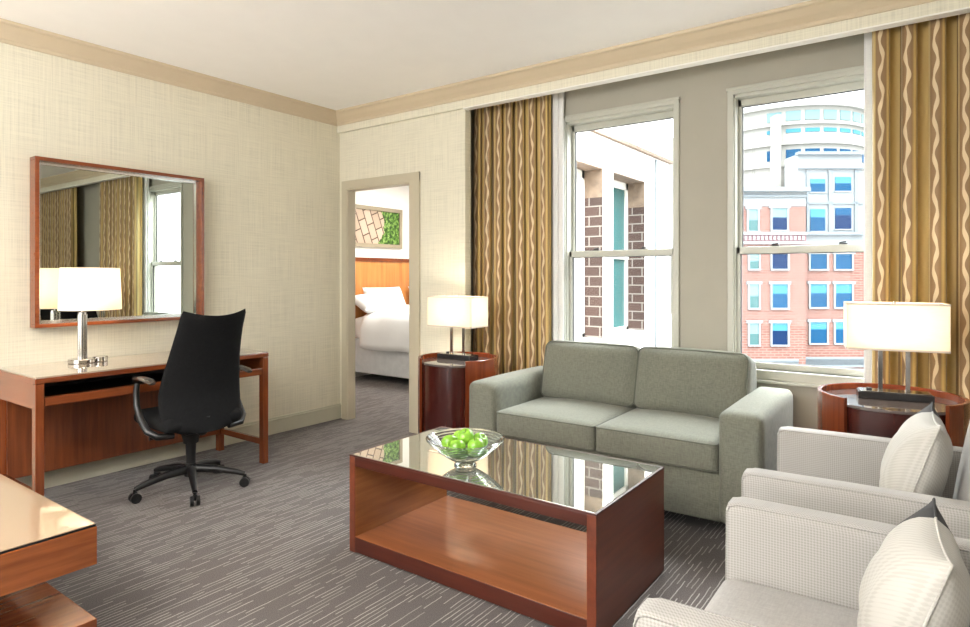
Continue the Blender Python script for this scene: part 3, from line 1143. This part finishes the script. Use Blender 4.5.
def pillow_mat():
    t = NT('white_pillow_with_charcoal_band')
    sp = t.n('ShaderNodeSeparateXYZ')
    tc = t.n('ShaderNodeTexCoord')
    t.l(tc.outputs['Object'], sp.inputs[0])
    k = t.math('GREATER_THAN', sp.outputs[1], 0.098)
    f = dots_fac(t, 300)
    wh = t.ramp(f, [(0.3, (0.44, 0.425, 0.39)), (0.6, (0.50, 0.485, 0.45))])
    c = t.mix(k, wh, (0.035, 0.034, 0.036))
    t.set(Base_Color=c, Roughness=0.85)
    t.bump(f, 0.15, 0.001)
    return t.m


PM = pillow_mat()


def throw_pillow(loc, rot, label, w=0.43, h=0.42, T=0.088):
    bm = B()
    n = 26
    for side in (1, -1):
        gr = [[None] * (n + 1) for _ in range(n + 1)]
        for i in range(n + 1):
            for j in range(n + 1):
                u, v = -1 + 2 * i / n, -1 + 2 * j / n
                tk = T * max(0, (1 - abs(u) ** 2.6) * (1 - abs(v) ** 2.6)) ** 0.62
                tk += 0.004 * math.sin(9 * u + 4 * v) * (1 - u * u) * (1 - v * v)
                gr[i][j] = bm.verts.new((side * tk, u * w / 2 * (1 - 0.10 * (1 - v * v)), v * h / 2 * (1 - 0.10 * (1 - u * u)) + h / 2))
        for i in range(n):
            for j in range(n):
                bm.faces.new((gr[i][j], gr[i + 1][j], gr[i + 1][j + 1], gr[i][j + 1]))
    bmesh.ops.remove_doubles(bm, verts=bm.verts, dist=1e-5)
    o = link('throw_pillow', bm, PM, None, True, 70)
    o.location = loc
    o.rotation_euler = rot
    tag(o, label, 'pillow', 'white throw pillows on the armchairs')
    bm = B()
    loop = []
    for k in range(4):
        for i in range(13):
            s = -1 + 2 * i / 13
            u, v = ((s, -1), (1, s), (-s, 1), (-1, -s))[k]
            loop.append((0, u * w / 2 * (1 - 0.10 * (1 - v * v)), v * h / 2 * (1 - 0.10 * (1 - u * u)) + h / 2))
    tube(bm, loop, 0.003, 6, closed=True)
    link('seam_piping', bm, PM, o, True)
    return o


throw_pillow((4.215, -1.18, 0.425), (0, R(17), R(3)), 'white throw pillow with charcoal edge on the armchair nearer the windows', h=0.40)
throw_pillow((4.240, -2.165, 0.405), (0, R(17), R(4)), 'white throw pillow with charcoal edge on the armchair nearest the camera', w=0.40, h=0.355)

# ------------------------------------------------------------------ coffee table
ct = thing('coffee_table', 'low mahogany coffee table with glass top and open shelf, in front of the sofa', 'coffee table', (2.764, -1.477, 0))
a, b = 0.621, 0.331
T = 0.036
for s in (-1, 1):
    x0, x1 = (-a, -a + T) if s < 0 else (a - T, a)
    link('side_panel', box(B(), x0, x1, -b, b, 0.006, 0.442, 0.0015), [M['mahog_y']], ct)
    xi0, xi1 = (x1, x1 + 0.002) if s < 0 else (x0 - 0.002, x0)
    link('inner_veneer', box(B(), xi0, xi1, -b + 0.004, b - 0.004, 0.079, 0.402), M['inner_wood'], ct)
link('top_rail', box(B(), -a + T, a - T, -b, -b + 0.03, 0.400, 0.442, 0.0015), M['mahog_x'], ct)
link('top_rail', box(B(), -a + T, a - T, b - 0.03, b, 0.400, 0.442, 0.0015), M['mahog_x'], ct)
link('top_panel', box(B(), -a + T, a - T, -b + 0.03, b - 0.03, 0.405, 0.436), M['mahog_x'], ct)
link('bottom_rail', box(B(), -a + T, a - T, -b, -b + 0.02, 0.010, 0.076, 0.0015), M['mahog_x'], ct)
link('bottom_rail', box(B(), -a + T, a - T, b - 0.02, b, 0.010, 0.076, 0.0015), M['mahog_x'], ct)
link('shelf', box(B(), -a + T, a - T, -b + 0.001, b - 0.001, 0.0765, 0.079), M['shelf_wood'], ct)
bm = B()
for q in ((-a, a, -b, -b + 0.010), (-a, a, b - 0.010, b), (-a, -a + 0.010, -b + 0.01, b - 0.01), (a - 0.010, a, -b + 0.01, b - 0.01)):
    box(bm, q[0], q[1], q[2], q[3], 0.4421, 0.4495, 0.001)
link('top_edging', bm, M['mahog_x'], ct)
link('glass_top', box(B(), -a + 0.0105, a - 0.0105, -b + 0.0105, b - 0.0105, 0.4421, 0.450, 0.001), M['table_glass'], ct)

# glass bowl with apples
bowl = thing('fruit_bowl', 'ribbed clear glass footed bowl holding green apples on the coffee table', 'bowl', (2.675, -1.625, 0.4505))
bm = B()
prof = [(0.0, 0.0), (0.048, 0.0), (0.050, 0.004), (0.036, 0.012), (0.040, 0.018)]
N = 22
def bowl_r(f):
    return 0.045 + 0.127 * f ** 0.9


for i in range(N + 1):
    f = i / N
    prof.append((bowl_r(f) + (0.0018 if i % 2 else -0.0012), 0.020 + 0.096 * f ** 1.2))
for i in range(N, -1, -1):
    f = i / N
    prof.append((bowl_r(f) - 0.0015, 0.0235 + 0.096 * f ** 1.2))
prof.append((0.0, 0.0235))
lathe(bm, prof, (0, 0, 0), 64)
link('glass_bowl', bm, M['bowl'], bowl, True, 25)
t = NT('green_apple_skin')
f = t.noise(t.coords((1, 1, 1)), 22, 4)
f2 = t.noise(t.coords((1, 1, 1)), 260, 2)
c = t.ramp(t.math('MULTIPLY_ADD', f2, 0.25, t.math('MULTIPLY', f, 0.75)), [(0.35, (0.12, 0.32, 0.014)), (0.65, (0.27, 0.52, 0.05))])
t.set(Base_Color=c, Roughness=0.22, Coat_Weight=0.3)
M['apple'] = t.m
bm = B()
pa = []
for i in range(25):
    ph = math.pi * i / 24
    rr = 0.037 * math.sin(ph) * (1 + 0.08 * math.cos(ph))
    z = 0.034 * math.cos(ph)
    z -= 0.011 * math.exp(-(rr / 0.010) ** 2) * (1 if z > 0 else -0.6)
    pa.append((max(rr, 0.0), z))
lathe(bm, pa, (0, 0, 0), 28)
ap = link('apple', bm, M['apple'], None, True, 80)
bm = B()
tube(bm, [(0, 0, 0.020), (0.002, 0.001, 0.032), (0.005, 0.002, 0.041)], [0.0016, 0.0012, 0.0018], 6)
link('stem', bm, M['foot'], ap, True)
bc_ = (2.675, -1.625)
spots = [((0.002, 0.000, 0.110), (20, 10), 'green apple at the top middle of the bowl'),
         ((-0.058, -0.036, 0.082), (-30, 15), 'green apple at the near left of the bowl'),
         ((-0.060, 0.042, 0.084), (30, -20), 'green apple at the far left of the bowl'),
         ((0.014, -0.072, 0.078), (60, 10), 'green apple at the front of the bowl, lowest'),
         ((0.070, -0.016, 0.084), (12, 8), 'green apple at the near right of the bowl'),
         ((0.030, 0.066, 0.082), (10, 35), 'green apple at the far right of the bowl')]
spots = [((bc_[0] + p[0], bc_[1] + p[1], 0.4625 + p[2]), r_, l_) for p, r_, l_ in spots]
spots = spots[:6]
for i, (p, ro, lab) in enumerate(spots):
    o = ap if i == 0 else dup(ap, p)
    o.location = p
    o.rotation_euler = (R(ro[0]), R(ro[1]), i * 1.3)
    tag(o, lab, 'apple', 'green apples in the glass bowl')

# ------------------------------------------------------------------ low table in the near left corner
lt = thing('low_table', 'cherry wood low table with beige glass top in the near left corner', 'table', (1.45, -3.20, 0))
x0, x1, y0, y1 = -0.65, 0.628, -0.40, 0.352
link('top_box', box(B(), x0, x1, y0, y1, 0.315, 0.440, 0.002), M['low_wood'], lt)
link('glass_edge', box(B(), x0 + 0.003, x1 - 0.003, y0 + 0.003, y1 - 0.003, 0.4402, 0.4475), M['glass_edge'], lt)
link('glass_top', box(B(), x0 + 0.004, x1 - 0.004, y0 + 0.004, y1 - 0.004, 0.4476, 0.4500), M['low_glass'], lt)
link('lower_shelf', box(B(), x0, x1, y0, y1, 0.03, 0.135, 0.002), M['cherry_y'], lt)
link('column', box(B(), x0 + 0.02, x1 - 0.35, y0 + 0.02, y1 - 0.25, 0.135, 0.315), M['mahog_x'], lt)
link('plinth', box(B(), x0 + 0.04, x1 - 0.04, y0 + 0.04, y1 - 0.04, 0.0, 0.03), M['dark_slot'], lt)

# ------------------------------------------------------------------ office chair
oc = thing('office_chair', 'black fabric swivel office chair with armrests, turned to the desk', 'office chair', (0.735, -1.785, 0), R(-4))
# local: +x is the backrest side, -x faces the desk
for k in range(5):
    a_ = R(-93 + 72 * k)
    c_, s_ = math.cos(a_), math.sin(a_)
    bm = B()
    tube(bm, [(0.03 * c_, 0.03 * s_, 0.125), (0.14 * c_, 0.14 * s_, 0.115), (0.25 * c_, 0.25 * s_, 0.092), (0.305 * c_, 0.305 * s_, 0.075)],
         [0.026, 0.022, 0.018, 0.014], 10, up=(0, 0, 1))
    lg = link('base_leg', bm, M['black_plastic'], oc, True)
    bm = B()
    p = Vector((0.305 * c_, 0.305 * s_, 0))
    q = Vector((-s_, c_, 0))
    for sgn in (-1, 1):
        pc = p + q * (0.016 * sgn)
        tube(bm, [pc + q * (0.009 * sgn) + Vector((0, 0, 0.028)), pc - q * (0.009 * sgn) + Vector((0, 0, 0.028))], 0.0278, 20)
    tube(bm, [p + Vector((0, 0, 0.03)), p + Vector((0, 0, 0.075))], 0.010, 10)
    box(bm, p.x - 0.010, p.x + 0.010, p.y - 0.010, p.y + 0.010, 0.03, 0.062, 0.004)
    link('caster', bm, M['black_plastic'], lg, True)
bm = B()
cyl(bm, (0, 0, 0.085), 0.036, 0.075, 24, 0.030)
cyl(bm, (0, 0, 0.16), 0.026, 0.12, 24, 0.030)
cyl(bm, (0, 0, 0.28), 0.042, 0.09, 24, 0.060)
link('gas_column', bm, M['black_plastic'], oc, True)
bm = B()
box(bm, -0.12, 0.13, -0.09, 0.09, 0.355, 0.395, 0.012)
tube(bm, [(0.02, -0.05, 0.37), (0.02, -0.22, 0.355)], 0.006, 8)
tube(bm, [(0.02, -0.20, 0.356), (0.02, -0.245, 0.353)], 0.012, 8)
link('tilt_mechanism', bm, M['black_plastic'], oc, True)
bm = B()
cushion(bm, -0.03, 0, 0.435, 0.46, 0.46, 0.085, 0.04, (0, 0, 0.012), 16)
link('seat', bm, M['mesh_black'], oc, True, 80)
# back shell
prof_w = [(0.38, 0.135), (0.40, 0.185), (0.43, 0.213), (0.47, 0.230), (0.53, 0.240), (0.60, 0.240), (0.70, 0.228), (0.80, 0.212), (0.90, 0.200), (0.98, 0.192), (1.04, 0.190), (1.065, 0.188), (1.085, 0.176)]


def wid(z):
    for (z0_, w0), (z1_, w1_) in zip(prof_w, prof_w[1:]):
        if z0_ <= z <= z1_:
            f = (z - z0_) / (z1_ - z0_)
            return w0 + (w1_ - w0) * f
    return prof_w[-1][1]


bm = B()
n, m = 22, 30
sides = []
for side in (0, 1):
    gr = []
    for j in range(m + 1):
        row = []
        f = j / m
        zc = 0.38 + 0.70 * f
        w = wid(zc)
        for i in range(n + 1):
            u = -1 + 2 * i / n
            z = zc
            z -= 0.032 * (1 - u * u) * max(0, (f - 0.75) / 0.25) ** 1.5
            z += 0.035 * u * u * 0 
            bx = 0.175 + 0.055 * max(0, (0.60 - zc) / 0.22) ** 1.5 + 0.165 * max(0, (zc - 0.60) / 0.48) ** 1.4
            bx -= 0.055 * u * u * (1 - 0.3 * f)
            th = 0.030 * max(0.05, (1 - abs(u) ** 6)) * max(0.15, min(1, (1 - abs(2 * f - 1) ** 12)))
            row.append(bm.verts.new((bx + (th / 2 if side else -th / 2), u * w, z)))
        gr.append(row)
    sides.append(gr)
for gr in sides:
    for j in range(m):
        for i in range(n):
            bm.faces.new((gr[j][i], gr[j][i + 1], gr[j + 1][i + 1], gr[j + 1][i]))
g0, g1 = sides
for j in range(m):
    bm.faces.new((g0[j][0], g0[j + 1][0], g1[j + 1][0], g1[j][0]))
    bm.faces.new((g0[j][n], g0[j + 1][n], g1[j + 1][n], g1[j][n]))
for i in range(n):
    bm.faces.new((g0[0][i], g0[0][i + 1], g1[0][i + 1], g1[0][i]))
    bm.faces.new((g0[m][i], g0[m][i + 1], g1[m][i + 1], g1[m][i]))
link('backrest', bm, M['mesh_black'], oc, True, 60)
bm = B()
tube(bm, [(0.08, 0, 0.375), (0.15, 0, 0.375), (0.185, 0, 0.40), (0.20, 0, 0.47)], [0.03, 0.03, 0.028, 0.02], 10)
link('back_support', bm, M['black_plastic'], oc, True)
for s in (-1, 1):
    bm = B()
    tube(bm, [(0.14, s * 0.16, 0.372), (0.13, s * 0.245, 0.380), (0.09, s * 0.280, 0.41), (0.02, s * 0.290, 0.47), (-0.025, s * 0.292, 0.54), (-0.035, s * 0.290, 0.62), (-0.03, s * 0.288, 0.668)],
         [0.016, 0.020, 0.020, 0.019, 0.017, 0.016, 0.015], 10)
    ar = link('armrest', bm, M['black_plastic'], oc, True)
    bm = B()
    tube(bm, [(0.165, s * 0.285, 0.682), (0.13, s * 0.285, 0.694), (0.04, s * 0.288, 0.700), (-0.04, s * 0.285, 0.692), (-0.078, s * 0.278, 0.674)],
         [0.018, 0.027, 0.030, 0.028, 0.016], 12, flat=0.42, up=(0, 0, 1))
    link('arm_pad', bm, M['wood_pad'], ar, True)

# ------------------------------------------------------------------ buildings across the street
bl = thing('apartment_building', 'pink brick and cream stone building across the street, seen through the right window', 'building', (-24.97, 36.74, 0), math.atan(452 / 625))


def PA(u):
    return (u - 485) * 0.08


def PZ(v):
    return 1.27 - (v - 276) * 0.08


def fb(bm, u0, u1, v0, v1, y0, y1):
    box(bm, PA(u0), PA(u1), y0, y1, PZ(v1), PZ(v0))


bm = B()
fb(bm, 700, 798, 205, 420, -1.2, 2.2)
fb(bm, 798, 930, 244, 420, 0, 2.2)
link('brick_wall', bm, M['pink_brick'], bl)
bm = B()
fb(bm, 798, 862, 154, 244, 0, 2.2)
fb(bm, 862, 930, 170, 244, 0.6, 2.2)
fb(bm, 700, 798, 194, 208, -1.25, 2.2)
fb(bm, 700, 799, 233, 236, -1.35, 0)
fb(bm, 700, 799, 242, 245, -1.35, 0)
link('cream_storeys', bm, M['cream_stone'], bl)
def st_(*a):
    bm = B()
    fb(bm, *a)
    link('stone_trim', bm, M['cream_trim'], bl)


st_(700, 800, 190, 194, -1.7, 0)
st_(700, 799, 197, 199, -1.4, 0)
st_(797, 863, 166, 169, -0.3, 0)
st_(797, 864, 232, 235, -0.35, 0)
st_(797, 863, 202, 204, -0.15, 0)
st_(797, 863, 152, 155, -0.3, 0.3)
for u0, u1 in ((806, 808), (828, 832), (854, 857)):
    st_(u0, u1, 170, 232, -0.15, 0)
for v in (357, 359):
    st_(700, 790, v, v + 8, -1.4, 0)
    st_(802, 870, v, v + 8, -0.15, 0)
bm = B()
fb(bm, 700, 798, 236, 242, -1.27, -1.2)
link('dentil_band', bm, M['dentil'], bl)
bm = B()
for k in range(24):
    fb(bm, 702 + k * 4, 704.3 + k * 4, 237, 241, -1.33, -1.2)
link('dentil_blocks', bm, M['cream_stone'], bl)


def bwin(u0, u1, v0, v1, y, split, lo='blue_glass', hi='sky_glass', frame=True):
    bm = B()
    f = 1.6
    if frame:
        fb(bm, u0 - f, u0, v0 - f, v1 + f, y - 0.12, y)
        fb(bm, u1, u1 + f, v0 - f, v1 + f, y - 0.12, y)
        fb(bm, u0 - f - 1.5, u1 + f + 1.5, v0 - f - 1.2, v0, y - 0.14, y)
        fb(bm, u0 - f, u1 + f, v1, v1 + f, y - 0.16, y)
    else:
        fb(bm, u0 - 1, u1 + 1, v1, v1 + 1, y - 0.12, y)
    w = link('window', bm, M['cream_stone'], bl)
    vs = v0 + (v1 - v0) * split
    bm = B()
    box(bm, PA(u0), PA(u1), y - 0.05, y, PZ(v1), PZ(vs))
    link('pane', bm, M[lo], w)
    bm = B()
    box(bm, PA(u0), PA(u1), y - 0.05, y, PZ(vs), PZ(v0))
    link('pane', bm, M[hi], w)


rows = [(254, 269, 0.0), (284, 307, 0.40), (322, 343, 0.35)]
for v0, v1, sp in rows:
    bwin(743, 752, v0, v1, -1.2, 0.5, 'teal_glass', 'pale_teal')
    bwin(765, 780, v0, v1, -1.2, sp if v0 != 254 else 0.02, 'navy_glass' if v0 != 284 else 'blue_glass', 'sky_glass')
    bwin(810, 826.5, v0, v1, 0, sp if sp else 0.03)
    bwin(835, 851.5, v0, v1, 0, sp if sp else 0.03)
bwin(742, 751, 211, 232, -1.2, 0.5, 'teal_glass', 'pale_teal')
bwin(765, 779.5, 210, 231, -1.2, 0.42, 'navy_glass', 'pale_teal')
bwin(810, 825, 209, 231, 0, 0.38, 'blue_glass', 'sky_glass', False)
bwin(835, 851, 208, 229, 0, 0.35, 'navy_glass', 'blue_glass', False)
bwin(810, 825, 179, 192, 0, 0.35, 'blue_glass', 'sky_glass', False)
bwin(835, 851, 177, 191, 0, 0.45, 'blue_glass', 'sky_glass', False)

# curved tower set back behind it
tw = thing('curved_tower', 'pale cream curved tower rising behind the brick building across the street', 'building', (-24.97, 36.74, 0), math.atan(452 / 625))
bm = B()
cxu = PA(842)
for rad, v0, v1 in ((6.6, 95, 330), (7.0, 92, 96), (6.9, 112, 115), (6.9, 134, 136), (6.9, 157, 159)):
    cyl(bm, (cxu, 9.5, PZ(v1)), rad, PZ(v0) - PZ(v1), 48)
fb(bm, 793, 799, 105, 200, 3.0, 4.0)
fb(bm, 780, 785, 120, 200, 5.0, 6.0)
link('tower_wall', bm, M['tower_stone'], tw)
bm = B()
cyl(bm, (PA(742), 16, PZ(320)), 9.5, PZ(118) - PZ(320), 48)
cyl(bm, (PA(742), 16, PZ(145)), 9.9, 0.25, 48)
link('tower_annex', bm, M['tower_stone'], tw)
for v0, v1, mname in ((100, 110, 'pale_teal'), (119, 123, 'sky_glass'), (141, 152, 'blue_glass')):
    for k in range(8):
        a0 = -128 + k * 13
        bm = B()
        lathe(bm, [(6.55, PZ(v1)), (6.66, PZ(v1)), (6.66, PZ(v0)), (6.55, PZ(v0))], (cxu, 9.5, 0), 6, a0, a0 + 10.0, closed=True)
        link('window', bm, M[mname], tw)
